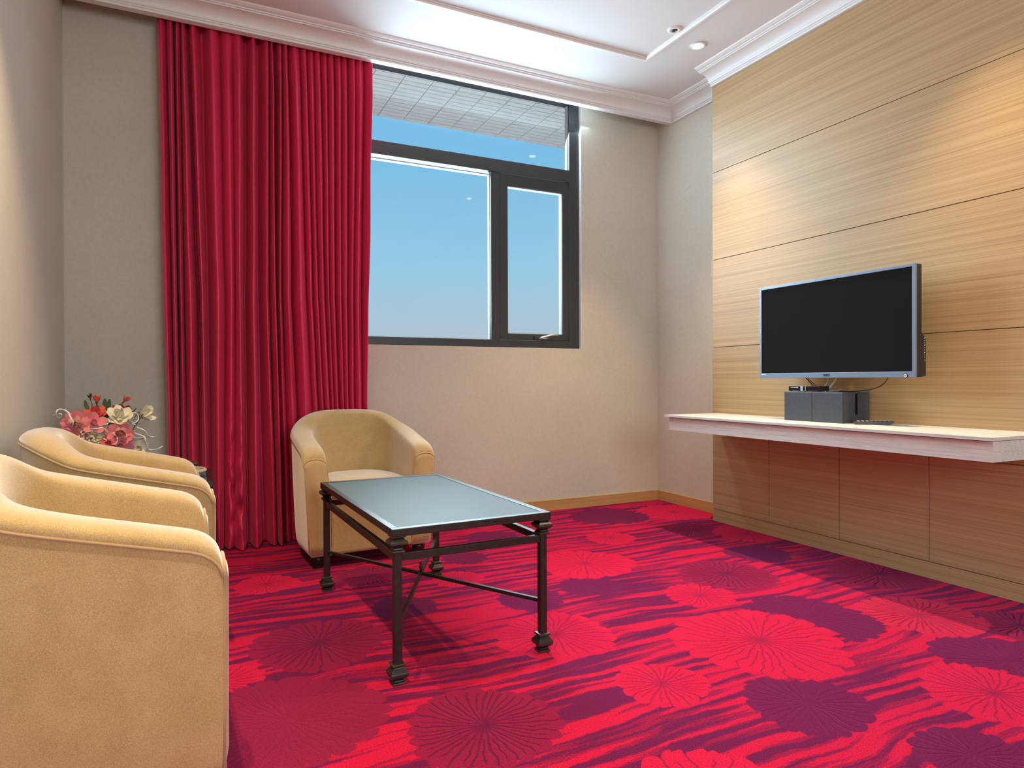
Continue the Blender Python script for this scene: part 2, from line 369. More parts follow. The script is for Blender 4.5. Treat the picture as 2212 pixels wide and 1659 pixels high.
# ================================================================== the room
XL, XR, YB, YR, ZC = -.60, 3.215, 4.04, -2.40, 2.922
XP = 3.05            # face of the veneer panelling
YP = 3.272           # its end towards the window wall
st_ = lambda o: tag(o, kind='structure')
YARN = {'b': (.61, .008, .046), 'd': (.15, .008, .055), 'm': (.27, .008, .046), 'k': (.26, .010, .045), 'o': (.55, .016, .048)}
LINE = {'b': (.30, .008, .046), 'd': YARN['d'], 'm': (.135, .007, .052), 'k': YARN['k'], 'o': (.30, .012, .046)}
def build_floor():
    x0, x1, y0, y1, c = XL-.1, XR+.1, YR-.1, YB+.1, .02
    nx, ny = round((x1-x0)/c), round((y1-y0)/c); dx, dy = (x1-x0)/nx, (y1-y0)/ny
    v = [(x0+i*dx, y0+j*dy, 0) for j in range(ny+1) for i in range(nx+1)]; f = []; pl = []; kd = []; yc = []; lc = []
    for j in range(ny):
        for i in range(nx):
            f.append((j*(nx+1)+i, j*(nx+1)+i+1, (j+1)*(nx+1)+i+1, (j+1)*(nx+1)+i))
            px, py = x0+(i+.5)*dx, y0+(j+.5)*dy; hit = (0, -50, .01, 15, 'b')
            for fl in FLOWERS:
                if (px-fl[0])**2+(py-fl[1])**2 < (fl[2]*1.02)**2: hit = fl; break
            pl += [hit[0], hit[1], hit[2]]; kd += [hit[3], {'m': .7, 'o': .55, 'b': .3, 'd': .3, 'k': .3}[hit[4]], 0]; yc += YARN[hit[4]]; lc += LINE[hit[4]]
    b = len(v); v += [(x, y, z) for x in (x0, x1) for y in (y0, y1) for z in (-.06, -.004)]
    f += [tuple(b+k for k in q) for q in ((0, 1, 3, 2), (4, 6, 7, 5), (0, 4, 5, 1), (2, 3, 7, 6), (0, 2, 6, 4), (1, 5, 7, 3))]
    for lst, w in ((pl, (0, -50, .01)), (kd, (15, 0, 0)), (yc, (0, 0, 0)), (lc, (0, 0, 0))): lst += list(w)*6
    me = bpy.data.meshes.new('floor'); me.from_pydata(v, [], f)
    for nm, d in (('rosette_place', pl), ('rosette_kind', kd), ('rosette_yarn', yc), ('rosette_line', lc)):
        me.attributes.new(nm, 'FLOAT_VECTOR', 'FACE').data.foreach_set('vector', d)
    return link('floor', me, M_CARPET)
st_(build_floor())
st_(bx('wall_left', XL-.1, XL, YR-.1, YB+.1, 0, 3.1, M_WALL))
st_(bx('wall_right', XR, XR+.1, YR-.1, YB+.1, 0, 3.1, M_WALL))
# window wall with its opening
WX0, WX1, WZ0, WZ1 = -.02, 2.527, 1.148, 2.985
wm = MB()
wm.box(XL-.1, WX0, YB, YB+.12, 0, 3.12); wm.box(WX1, XR+.1, YB, YB+.12, 0, 3.12)
wm.box(WX0, WX1, YB, YB+.12, 0, WZ0); wm.box(WX0, WX1, YB, YB+.12, WZ1, 3.12)
st_(wm.build('wall_front', M_WALL))
# rear wall with an added, unseen window behind the camera for the fill
RX0, RX1, RZ0, RZ1 = .25, 2.35, .75, 2.6
wm = MB()
wm.box(XL-.1, RX0, YR-.12, YR, 0, 3.1); wm.box(RX1, XR+.1, YR-.12, YR, 0, 3.1)
wm.box(RX0, RX1, YR-.12, YR, 0, RZ0); wm.box(RX0, RX1, YR-.12, YR, RZ1, 3.1)
st_(wm.build('wall_rear', M_WALL))
# ceiling, pelmet and curtain recess
YPEL = 3.873
st_(bx('ceiling', XL-.1, XR+.1, YR-.1, YPEL+.01, ZC, ZC+.08, M_CEIL))
pm = MB(); pm.box(XL, XR, YPEL, YPEL+.022, 2.826, 3.06); pm.box(XL-.1, XR+.1, YPEL+.0, YB+.1, 3.06, 3.12)
st_(pm.build('trim_1', M_CORNICE))

PROF = [(0, 0), (.020, 0), (.020, .011), (.027, .013), (.027, .019), (.034, .021), (.037, .027)]
for k in range(1, 9):
    a = k/8*PI/2; PROF.append((.037+.075*(1-math.cos(a)), .027+.042*math.sin(a)))
PROF += [(.112, .075), (.122, .075), (.122, .081), (.136, .083), (.150, .090), (.155, .096), (0, .096)]
def cornice(name, A, B, n, m0, m1, z0=2.826):
    A = Vector(A); B = Vector(B); d = (B-A).normalized(); n = Vector(n); P = len(PROF); v = []
    for E, mm, sg in ((A, m0, 1), (B, m1, -1)):
        for p, h in PROF: q = E+n*p+d*(sg*mm*p); v.append((q.x, q.y, z0+h))
    f = [tuple(range(P)), tuple(range(P, 2*P))[::-1]]+[(i, (i+1) % P, P+(i+1) % P, P+i) for i in range(P)]
    return st_(MB().add(v, f).build(name, M_CORNICE))
cornice('trim_2', (XL, YPEL, 0), (XR, YPEL, 0), (0, -1, 0), 1, 1)
cornice('trim_3', (XR, YPEL, 0), (XR, YP-.01, 0), (-1, 0, 0), 1, 0)
cornice('trim_4', (XP+.004, YP, 0), (XP+.004, YR, 0), (-1, 0, 0), 0, 0)
cornice('trim_5', (XL, YPEL, 0), (XL, YR, 0), (1, 0, 0), 1, 0)
# raised rectangle of moulding on the ceiling
def mould(name, x0, x1, y0, y1):
    m = MB(); pr = [(0, 0), (.042, 0), (.042, .006), (.034, .010), (.030, .018), (.016, .018), (.012, .009), (.0, .007)]
    cs = [(x0, y0), (x1, y0), (x1, y1), (x0, y1)]; ins = [(1, 1), (-1, 1), (-1, -1), (1, -1)]
    v = [(c[0]+i[0]*p, c[1]+i[1]*p, ZC-h+.0005) for c, i in zip(cs, ins) for p, h in pr]; P = len(pr)
    f = [(k*P+i, k*P+(i+1) % P, ((k+1) % 4)*P+(i+1) % P, ((k+1) % 4)*P+i) for k in range(4) for i in range(P)]
    return st_(m.add(v, f).build(name, M_CORNICE))
mould('trim_6', .02, 2.562, -1.7, 3.325)
# baseboards
st_(bx('baseboard_front', XL, XR, YB-.013, YB, 0, .076, M_BASE, bevel=.002))
st_(bx('baseboard_right', XR-.013, XR, YP, YB-.013, 0, .076, M_BASE, bevel=.002))
st_(bx('baseboard_left', XL, XL+.013, YR, YB-.013, 0, .076, M_BASE, bevel=.002))

# ---- veneer panelling on the right wall: each board its own piece
pan = bx('wall_right_panelling', XP+.016, XR, YR, YP-.004, 0, 2.826, M_BACKING); st_(pan)
G = .0035
rows_ = [(.565, 1.131), (1.131, 1.699), (1.699, 2.2665), (2.2665, 2.8265)]
for z0, z1 in rows_:
    for y0, y1 in ((.86, YP), (YR, .86)):
        bx('panel', XP, XP+.018, y0+(G/2 if y0 > YR else 0), y1, z0+G/2, z1-G/2, M_PANEL, pan, bevel=.0008)
ys = [YP, 2.809, 2.341, 1.873, 1.405, .937, .469, 0.0, -.468, -.936, -1.404, -1.872, YR]
for a, c in zip(ys[1:], ys[:-1]):
    bx('panel', XP, XP+.018, a+G/2, c-(G/2 if c < YP else 0), .0765+G/2, .565-G/2, M_PANEL, pan, bevel=.0008)
bx('plinth', XP, XP+.018, YR, YP, 0, .0765-G/2, M_PANEL, pan, bevel=.0008)
bx('end_panel', XP+.0185, XR-.0005, YP-.004, YP, 0, 2.826, M_PANEL, pan)

# ================================================================== window in view
FY = 4.066            # face of the frame
win = empty('window_1', (1.25, FY, WZ0)); st_(win)
def fr(name, x0, x1, z0, z1, y0=FY, y1=FY+.06, mat=None, par=None, bev=.002): return bx(name, x0, x1, y0, y1, z0, z1, mat or M_ALU, par or win, bevel=bev)
fr('jamb', 2.441, 2.521, WZ0+.002, WZ1-.002); fr('jamb', WX0+.004, .05, WZ0+.002, WZ1-.002)
fr('head', .05, 2.441, 2.905, WZ1-.002); fr('sill_rail', .05, 2.441, WZ0+.002, 1.200, FY-.006)
fr('transom', .05, 2.441, 2.345, 2.432, FY-.004); fr('mullion', 1.822, 1.888, 1.200, 2.345)
fr('mullion', .70, .76, 1.200, 2.345)
# thin light-catching beads round the glass
for (x0, x1, z0, z1) in ((.76, 1.822, 1.200, 2.345),):
    fr('bead', x0, x1, z1-.024, z1-.019, FY+.012, FY+.05, M_RUBBER, bev=0); fr('bead', x0, x1, z0, z0+.0035, FY+.015, FY+.05, M_RUBBER, bev=0)
    fr('bead', x1-.003, x1, z0, z1, FY+.02, FY+.05, M_RUBBER, bev=0)
fr('bead', 2.437, 2.441, 2.432, 2.905, FY+.02, FY+.05, M_RUBBER, bev=0)
for (x0, x1, z0, z1) in ((.05, .70, 1.2, 2.345), (.76, 1.822, 1.2, 2.345), (.05, 2.441, 2.432, 2.905)):
    fr('pane', x0, x1, z0, z1, FY+.034, FY+.038, M_PANE, bev=0)
sash = MB(); SX0, SX1, SZ0, SZ1 = 1.890, 2.437, 1.203, 2.342
for q in ((SX0, 1.950, SZ0, SZ1), (2.386, SX1, SZ0, SZ1), (1.950, 2.386, SZ0, 1.247), (1.950, 2.386, 2.262, SZ1)): sash.box(q[0], q[1], FY+.004, FY+.052, q[2], q[3])
so = sash.build('sash', M_ALU, win, bevel=.003)
bd = MB()
for q in ((1.950, 1.954, 1.247, 2.262), (2.383, 2.386, 1.247, 2.262), (1.95, 2.386, 1.247, 1.2505), (1.95, 2.386, 2.2585, 2.262)): bd.box(q[0], q[1], FY+.012, FY+.05, q[2], q[3])
bd.build('gasket', M_RUBBER, so); bx('pane', 1.952, 2.384, FY+.03, FY+.034, 1.249, 2.26, M_PANE, so)
hd = MB(); hd.box(2.150, 2.182, FY-.010, FY+.006, 1.206, 1.232)
hb = hd.build('handle_base', M_ALU, so, bevel=.002)
MB().tube([(2.182, FY-.016, 1.212), (2.205, FY-.022, 1.221), (2.235, FY-.026, 1.228), (2.270, FY-.026, 1.238), (2.305, FY-.024, 1.242), (2.335, FY-.022, 1.238)], [.006, .008, .0075, .006, .006, .004], 8).tube([(2.195, FY-.0, 1.212), (2.21, FY-.022, 1.216), (2.24, FY-.024, 1.214)], .006, 8).build('handle', M_ALULT, so)
bx('reveal_lining', WX1-.0035, WX1-.0005, YB-.001, FY+.03, WZ0, WZ1, M_CORNICE, win)
# added rear window, unseen, lets the inferred soft fill in
rw = empty('added_rear_window', (1.3, YR, RZ0)); st_(rw)
for q in ((RX0, RX0+.06, RZ0, RZ1), (RX1-.06, RX1, RZ0, RZ1), (RX0+.06, RX1-.06, RZ0, RZ0+.06), (RX0+.06, RX1-.06, RZ1-.06, RZ1), (1.27, 1.33, RZ0+.06, RZ1-.06)):
    bx('frame_bar', q[0], q[1], YR-.09, YR-.03, q[2], q[3], M_ALU, rw)
for a, c in ((RX0+.06, 1.27), (1.33, RX1-.06)): bx('pane', a, c, YR-.062, YR-.058, RZ0+.06, RZ1-.06, M_PANE, rw)

# ---- tiled soffit of the overhang outside
SZ = 3.10
sf = st_(bx('exterior_soffit', -.6, 4.4, 4.17, 5.335, SZ+.006, SZ+.20, M_GROUT))
tw, td = .2125, .0655
tile_me = MB().box(-tw/2+.0022, tw/2-.0022, -td/2+.0036, td/2-.0036, 0, .0075).mesh('tile', .0008, 1); tile_me.materials.append(M_TILE)
for j in range(17):
    for i in range(13):
        o = link('tile', tile_me, None, sf, False); sfx = .735+.2125*(i)+.103; sy = 5.333-td*(j+.5)
        o.location = (sfx, sy, SZ)

# ================================================================== curtain
def curtain():
    Z_TOP = 2.99
    # fold ridges (R) and valleys (V) read along the curtain at three heights
    top = [342, 352, 363, 374, 379, 387, 394, 400, 409, 420, 440, 460, 478, 495, 508, 520, 537, 551, 563, 579, 585, 590, 597, 607, 613, 620, 627, 640, 652, 660, 667, 675, 682, 690, 697, 705, 712, 720, 727, 735, 742, 750, 757, 765, 772, 781, 792, 805]
    mid = [352, 362, 372, 380, 385, 392, 398, 412, 430, 438, 451, 470, 486, 500, 510, 517, 533, 546, 560, 575, 583, 592, 598, 603, 610, 620, 632, 648, 663, 670, 677, 684, 690, 697, 703, 708, 713, 720, 726, 733, 739, 746, 752, 759, 765, 773, 783, 794]
    bot = [366, 372, 379, 386, 391, 399, 408, 420, 436, 446, 454, 469, 482, 493, 505, 520, 536, 551, 572, 588, 596, 604, 612, 620, 630, 643, 655, 672, 690, 697, 704, 710, 715, 720, 725, 729, 733, 738, 742, 746, 750, 755, 759, 764, 769, 775, 783, 792]
    n = len(top); rows = []; NZ = 120
    dep = []
    for i in range(n):
        v = i % 2 == 0
        dep.append(0.0 if v else 1.0)
    amp = []
    for i in range(n):
        a = .165 if i < 28 else .105
        if i in (13, 14): a *= .55
        amp.append(a)
    vdeep = {4: 1.0, 6: 1.0, 8: 1.0, 10: 1.1, 16: 1.15, 18: 1.1, 20: .6, 22: .9, 12: .35, 14: .25, 24: .5, 26: .8}
    for iz in range(NZ+1):
        q = iz/NZ; z = .004+(Z_TOP-.004)*q
        zz = z/2.8
        ctl = []
        for i in range(n):
            if zz > .5: w = (zz-.5)/.5; w = min(1, w); px = mid[i]*(1-w)+top[i]*w
            else: w = zz/.5; px = bot[i]*(1-w)+mid[i]*w
            X = on_y(px, 829, 3.93).x
            fl = 1.0+.25*(1-zz)*(1 if i < 26 else .3)
            if z > 2.62: fl *= 1-.45*min(1, (z-2.62)/.2)
            base = 3.955+.012*math.sin(i*1.7)
            if i % 2: y = base-amp[i]*.55*fl
            else: y = base+amp[i]*.45*vdeep.get(i, .55)
            if i >= 22:                          # pushed back by the armchair
                cap = 3.905+.004*(i % 3); k_ = max(0, min(1, (1.35-z)/.55)); k_ = k_*k_*(3-2*k_)
                y = y+(max(y, cap)-y)*k_
            y += .008*smooth_noise(z*3.1, i)
            if z > 2.55: y = max(y, 3.85+.058*min(1, (z-2.55)/.24))
            ctl.append((X+.006*smooth_noise(z*2.3+9, i), min(y, 4.022)))
        row = []
        for i in range(n-1):
            p0 = ctl[max(i-1, 0)]; p1 = ctl[i]; p2 = ctl[i+1]; p3 = ctl[min(i+2, n-1)]
            for s in range(5):
                u = s/5
                # round broad ridges, narrow tucked valleys
                wide = (i if i % 2 == 0 else i+1) in (4, 8, 10, 16, 18, 22)
                pw = 2.4
                e = u*u*(3-2*u) if wide else (1-(1-u)**pw if i % 2 == 0 else u**pw)
                x = p1[0]+(p2[0]-p1[0])*(u-.09*math.sin(2*PI*u)*(-.6 if wide else 1.0)); y = p1[1]+(p2[1]-p1[1])*e
                row.append([x, y, z])
        row.append([ctl[-1][0], ctl[-1][1], z])
        for k, p in enumerate(row):
            ii = k/5
            if 12 < ii < 17 and z < .95:      # crumpled satin near the floor
                wgt = math.sin((ii-12)/5*PI)*min(1, (.95-z)/.5)
                p[1] += wgt*(.060*smooth_noise(z*13+ii*1.1, 3)+.030*smooth_noise(z*25-ii*1.7, 5))
            if z < .15: p[1] -= .009
            if z > 2.78: p[1] += .006*smooth_noise(ii*2.1, 8)
            p[1] = min(p[1], 4.026)
        rows.append(row)
    me = grid_mesh('drape', rows)
    root = empty('curtain', (.4, 3.95, 0)); tag(root, 'long crimson satin curtain hanging in folds beside the window', 'curtain')
    o = link('drape', me, M_CURT, root)
    sd = o.modifiers.new('thickness', 'SOLIDIFY'); sd.thickness = .003; sd.offset = 0
    ss = o.modifiers.new('smooth', 'SUBSURF'); ss.levels = 1; ss.render_levels = 1
    tr = MB(); tr.box(-.25, 2.6, 3.945, 3.975, 3.02, 3.045); tr.build('curtain_track', M_ALULT, root)
    for k in range(12): xx = -.12+k*.095; bx('glider_hook', xx, xx+.008, 3.955, 3.965, 2.985, 3.022, M_RUBBER, root)
curtain()

# ================================================================== tub chairs
def make_chair():
    """local frame: front at y=0 facing -y, x across, back at y=.58"""
    root = empty('tub_chair')
    HW, ST, RY, T = .335, .26, .305, .105
    path = []
    YS = [0, .004, .012, .024, .040, .060, .10, .15, .205, ST]
    for y in YS: path.append((-HW, y, (-1, 0)))
    for k in range(1, 32):
        a = PI*k/32; c, s = math.cos(a), math.sin(a)
        # a squarish half round back
        ex = .80; px = -HW*math.copysign(abs(c)**ex, c); py = ST+RY*abs(s)**ex
        path.append((px, py, None))
    for y in YS[::-1]: path.append((HW, y, (1, 0)))
    m = len(path); pts = []
    for i, (x, y, nn) in enumerate(path):
        if nn is None:
            a = Vector((path[i+1][0]-path[i-1][0], path[i+1][1]-path[i-1][1])); a.normalize(); nn = (-a.y, a.x)
        pts.append((x, y, Vector((nn[0], nn[1]))))
    def ztop(y):
        z = .585+.243*y
        if y > .38: u = min(1, (y-.38)/.18); z += .036*u*u*(3-2*u)
        if y < .060: z -= .046*(1-math.sqrt(max(0, 1-((.060-y)/.060)**2)))
        return z
    rows = []; seam = []; inseam = []
    for i, (x, y, n) in enumerate(pts):
        zt = ztop(y); row = []
        edge = min(i, m-1-i)
        # (inward offset, z)
        sec = [(.030, .062), (.020, .075), (.014, .20), (.006, .36), (.000, zt-.09), (-.001, zt-.042), (-.006, zt-.034)]
        for k in range(1, 10):
            a = PI-k*PI/10*1.0; sec.append((T/2-.003+(T/2+.004)*math.cos(a), zt-.033+.033*math.sin(a)))
        sec += [(T+.002, zt-.05), (T+.010, zt-.13), (T+.018, .43), (T+.022, .36), (T+.022, .30)]
        for s, z in sec: row.append((x-n.x*s, y-n.y*s, z))
        rows.append(row)
        seam.append((x+n.x*.004, y+n.y*.004, zt-.040)); inseam.append((x-n.x*(T+.004), y-n.y*(T+.004), zt-.07))
    me = grid_mesh('shell', rows); sh = link('shell', me, M_SUEDE, root, False)
    s = sh.modifiers.new('s', 'SUBSURF'); s.levels = 1; s.render_levels = 1
    # welts along the rim
    MB().tube(seam, .0035, 6).build('welt', M_PIPE, root, world=False)
    # arm fronts: the end section closed by a slightly puffed facing with a welt round it
    for side, row in ((-1, rows[0]), (1, rows[-1])):
        lo = row[:20]; q = MB(); out = [Vector(p) for p in lo]
        bl = Vector((out[-1].x, 0, .062)); out.append(Vector((out[-1].x, 0, .10))); out.append(bl)
        cen = sum(out, Vector())/len(out)
        r1 = [p+Vector((0, -.004, 0)) for p in out]; r2 = [cen+(p-cen)*.86+Vector((0, -.012, 0)) for p in out]; n_ = len(out)
        q.add([tuple(p) for p in out]+[tuple(p) for p in r1]+[tuple(p) for p in r2],
              [(j, (j+1) % n_, n_+(j+1) % n_, n_+j) for j in range(n_)]+[(n_+j, n_+(j+1) % n_, 2*n_+(j+1) % n_, 2*n_+j) for j in range(n_)]+[tuple(2*n_+j for j in range(n_))], True)
        af = q.build('arm_front', M_SUEDE, root, world=False)
        MB().tube([p+Vector((0, -.004, 0)) for p in out[1:-1]], .0032, 6).build('welt', M_PIPE, af, world=False)
    # front panel and seat cushion
    fp = MB().box(-HW+T+.018, HW-T-.018, -.008, .05, .062, .375).build('front_panel', M_SUEDE, root, bevel=.014, seg=3, world=False)
    sc = []
    NX, NY = 14, 14
    def seat_half(y):
        if y < ST: return HW-T-.016
        u = min(1, (y-ST)/(RY-T-.01)); return (HW-T-.016)*(max(0, 1-u**2.3))**.5
    for j in range(NY+1):
        y = -.012+(ST+RY-T-.012+.012)*j/NY; h = max(.03, seat_half(y)); row = []
        for i in range(NX+1):
            u = -1+2*i/NX; dome = .020*(1-u**4)*(1-abs(2*j/NY-1)**6)
            ed = 1-.030*0
            z = .405+dome - (.02 if j == 0 else 0)
            row.append((u*h, y, z))
        sc.append(row)
    top = grid_mesh('seat_cushion', [[(p[0], p[1]+(.006 if j == 0 else 0), .345) for p in sc[0]]]*1+[[(p[0], -.022, .372) for p in sc[0]]]+sc+[[(p[0], p[1]+.004, .345) for p in sc[-1]]])
    so_ = link('seat_cushion', top, M_SUEDE, root, False)
    s = so_.modifiers.new('s', 'SUBSURF'); s.levels = 1; s.render_levels = 1
    # bottom cloth and feet
    bt = MB(); bt.prism([(p[0]-p[2].x*.034, p[1]-p[2].y*.034) for p in pts], .060, .066); bt.build('dust_cover', M_FOOT, root, world=False)
    for fx, fy in ((-.265, .045), (.265, .045), (-.20, .47), (.20, .47)):
        MB().lathe([(.030, .061), (.034, .045), (.034, .030), (.027, .018), (.024, .006), (.026, 0)], (fx, fy), 16).build('foot', M_FOOT, root, world=False)
    return root
def copy_tree(o, parent=None):
    c = o.copy(); COL.objects.link(c); c.parent = parent
    if parent: c.matrix_parent_inverse = o.matrix_parent_inverse.copy()
    for ch in list(o.children): copy_tree(ch, c)
    return c
ch = make_chair()
ch.location = (.812, 3.30, 0); ch.rotation_euler = (0, 0, math.radians(3.5))
tag(ch, 'tan suede tub armchair by the curtain behind the coffee table', 'armchair', 'tan tub armchairs')
c2 = copy_tree(ch); c2.location = (.036, 1.872, 0); c2.rotation_euler = (0, 0, math.radians(93))
tag(c2, 'tan suede tub armchair beside the coffee table, away from the flowers', 'armchair', 'tan tub armchairs')
c3 = copy_tree(ch); c3.location = (.028, 2.822, 0); c3.rotation_euler = (0, 0, math.radians(94.5))
tag(c3, 'tan suede tub armchair against the side table with flowers', 'armchair', 'tan tub armchairs')

# ================================================================== iron tables
LEGCAP = [(.0125, .398), (.019, .399), (.020, .405), (.015, .409), (.014, .414), (.026, .424), (.0275, .427), (.0275, .434), (.019, .441), (.016, .444), (.022, .447), (.022, .4505)]
LEGFOOT = [(.020, 0), (.021, .006), (.015, .011), (.015, .015), (.026, .024), (.0275, .028), (.0275, .036), (.017, .050), (.016, .053), (.021, .056), (.021, .062), (.0125, .064)]
def iron_table(name, loc, rz, Wd, Ln, label, group=None):
    r = empty(name, loc, rz); tag(r, label, 'table', group)
    hw, hl = Wd/2, Ln/2; ins = .0225
    z0, z1 = .4505, .4740; b = .024
    f = MB(); f.box(-hw, hw, -hl, -hl+b, z0, z1); f.box(-hw, hw, hl-b, hl, z0, z1); f.box(-hw, -hw+b, -hl+b, hl-b, z0, z1); f.box(hw-b, hw, -hl+b, hl-b, z0, z1)
    f.build('top_frame', M_IRON, r, bevel=.0018, world=False)
    bx('glass_top', -hw+b+.001, hw-b-.001, -hl+b+.001, hl-b-.001, z1-.010, z1-.002, M_TGLASS, r, world=False)
    lip = MB(); w = .006
    for q in ((-hw+b, hw-b, -hl+b, -hl+b+w), (-hw+b, hw-b, hl-b-w, hl-b), (-hw+b, -hw+b+w, -hl+b+w, hl-b-w), (hw-b-w, hw-b, -hl+b+w, hl-b-w)): lip.box(q[0], q[1], q[2], q[3], z1-.018, z1-.0105)
    lip.build('glass_rest', M_IRON, r, world=False)
    lx, ly = hw-ins, hl-ins
    for sx_, sy_ in ((-1, -1), (1, -1), (-1, 1), (1, 1)):
        c = (sx_*lx, sy_*ly)
        lg = MB().square([(.0125, .055), (.0125, .400)], c).build('leg', M_IRON, r, bevel=.002, world=False)
        MB().square(LEGCAP, c).build('capital', M_IRON, lg, bevel=.001, seg=1, world=False)
        MB().square(LEGFOOT, c).build('foot', M_IRON, lg, bevel=.001, seg=1, world=False)
    for a, c in (((-lx, -ly), (lx, -ly)), ((-lx, ly), (lx, ly)), ((-lx, -ly), (-lx, ly)), ((lx, -ly), (lx, ly))):
        MB().bar((*a, .384), (*c, .384), .018, .024).build('rail', M_IRON, r, bevel=.0015, world=False)
    MB().bar((-lx, -ly, .170), (lx, ly, .170), .013, .013).build('stretcher', M_IRON, r, bevel=.001, world=False)
    MB().bar((lx, -ly, .170), (-lx, ly, .170), .013, .0125).build('stretcher', M_IRON, r, bevel=.001, world=False)
    MB().lathe([(.0045, .170), (.0045, .182), (.007, .185), (.0045, .188), (.0075, .193), (.006, .198), (.0035, .200), (.0065, .205), (.005, .211), (.001, .213)], (0, 0), 12).build('finial', M_IRON, r, world=False)
    return r
iron_table('coffee_table', (.792, 2.449, 0), math.radians(1.8), .556, 1.045, 'low iron coffee table with grey glass top on the carpet', 'antiqued iron tables')
iron_table('side_table', (-.165, 3.455, 0), 0, .48, .47, 'small iron side table with flowers on it beside the curtain', 'antiqued iron tables')

# ================================================================== things on the side table
TT = .4741
M_ROPE = plain('plaited_rope', (.50, .44, .33), .8); M_DARKWOOD = plain('brown_lacquer', (.10, .055, .03), .35)
dish = empty('rope_rim_dish', (-.045, 3.40, TT)); tag(dish, 'low round dish with a twisted rope rim on the side table', 'dish')
MB().lathe([(.060, TT), (.072, TT+.004), (.088, TT+.030), (.084, TT+.031), (.068, TT+.008), (.0, TT+.007)], (-.045, 3.40), 36).build('bowl', plain('stoneware', (.38, .35, .30), .5), dish)
rim = MB(); NS = 54
for k in range(NS):
    a = 2*PI*k/NS; b2 = a+2*PI/NS*1.6
    p = Vector((-.045+.088*math.cos(a), 3.40+.088*math.sin(a), TT+.024)); q = Vector((-.045+.088*math.cos(b2), 3.40+.088*math.sin(b2), TT+.038))
    rim.tube([p, (p+q)/2+Vector((math.cos(a)*.004, math.sin(a)*.004, 0)), q], [.004, .0058, .004], 6)
rim.build('rope_rim', M_ROPE, dish)
tb = empty('tissue_box', (-.07, 3.60, TT)); tag(tb, 'small brown lacquered box behind the rope rim dish', 'box')
bx('box_body', -.145, .01, 3.545, 3.655, TT, TT+.040, M_DARKWOOD, tb, bevel=.004); bx('lid', -.148, .013, 3.542, 3.658, TT+.040, TT+.050, M_DARKWOOD, tb, bevel=.003)

# flower arrangement
M_LEAF = plain('leaf_green', (.055, .085, .035), .5); M_STEM = plain('stem_green', (.06, .09, .03), .6)
M_PINK = plain('pink_petal', (.72, .19, .21), .7, sheen=.2); M_CORAL = plain('coral_petal', (.70, .10, .07), .7); M_RED = plain('deep_red_petal', (.33, .018, .025), .6)
M_CREAM = plain('cream_petal', (.78, .70, .52), .7); M_TWIG = plain('white_twig', (.80, .78, .74), .7); M_BERRY = plain('ivory_berry', (.80, .62, .33), .5); M_PEACH = plain('peach_petal', (.80, .40, .33), .7)
fa = empty('flower_arrangement', (-.335, 3.45, TT)); tag(fa, 'pink and cream artificial flowers with curly white twigs in a vase', 'flowers')
FY0 = 3.45
MB().lathe([(.045, TT), (.060, TT+.01), (.078, TT+.05), (.082, TT+.09), (.070, TT+.115), (.066, TT+.12), (.060, TT+.115), (.050, TT+.02), (0, TT+.015)], (-.335, FY0), 24).build('vase', plain('grey_vase', (.30, .28, .25), .35), fa)
def petal_mesh(name, L, Wd, cup, wav=.0):
    rows = []
    for j in range(6):
        v = j/5; w = Wd*math.sin(PI*(.12+.80*v))**.8; row = []
        for i in range(5):
            u = -1+i/2; row.append((u*w/2, v*L, cup*L*(v*v)*.9+cup*.35*abs(u)**2*w + wav*L*math.sin(3*v+u*2)*.2))
        rows.append(row)
    return grid_mesh(name, rows)
PM = {}
def petal(mat, L, Wd, cup):
    k = (mat.name, round(L, 3), round(Wd, 3), round(cup, 2))
    if k not in PM:
        PM[k] = petal_mesh('petal', L, Wd, cup, .3); PM[k].materials.append(mat)
    return PM[k]
def bloom(name, px, py, dy, size, mat, facing=(.2, -1, .35), layers=((6, 1.0, .25), (5, .75, .6), (4, .5, 1.0)), mat2=None):
    c = on_y(px, py, FY0+dy); f = Vector(facing).normalized()
    root = MB().lathe([(size*.05, -.012), (size*.14, -.004), (size*.16, .004), (size*.05, size*.22)], (0, 0), 8).build(name, M_LEAF if layers[0][2] > .5 else mat, fa, world=False)
    zq = f.to_track_quat('Z', 'Y'); root.rotation_euler = zq.to_euler(); root.location = c-fa.location
    for li, (n, sc, cup) in enumerate(layers):
        me = petal(mat2 if (mat2 and li) else mat, size*.62*sc, size*.50*sc, cup)
        for k in range(n):
            o = link('petal', me, None, root, False); o.rotation_euler = Euler((math.radians(10+38*li+random.uniform(-9, 9)), random.uniform(-.2, .2), 2*PI*(k+.5*li)/n+random.uniform(-.15, .15)), 'XYZ'); o.location = (0, 0, .003*li)
    st = MB(); b0 = Vector((-.335+random.uniform(-.02, .02), FY0, TT+.10)); mid_ = (c+b0)/2+Vector((0, .02, -.01))
    st.tube([b0, mid_, c-f*.006], .0022, 6).build('stem', M_STEM, fa)
    return root
bloom('hydrangea', 172, 922, -.02, .135, M_PINK, (-.1, -1, .3), ((9, .85, .35), (8, .65, .7), (6, .45, 1.1)), M_PEACH)
bloom('hydrangea', 158, 940, -.05, .10, M_PINK, (-.5, -1, 0), ((8, .85, .35), (7, .6, .8)))
bloom('hydrangea', 203, 915, -.06, .085, M_PINK, (.2, -1, .3), ((5, 1, .25), (4, .6, .6)))
bloom('ranunculus', 207, 899, .02, .085, M_CORAL, (0, -.6, 1), ((8, 1, .35), (7, .75, .7), (5, .5, 1.1)))
bloom('rosebud', 209, 869, .04, .036, M_CORAL, (.1, -.25, 1), ((4, 1, 1.3), (3, .8, 1.5)))
bloom('rosebud', 267, 868, .03, .026, M_CORAL, (.7, -.2, .8), ((3, 1.3, 1.5), (3, 1.0, 1.6)))
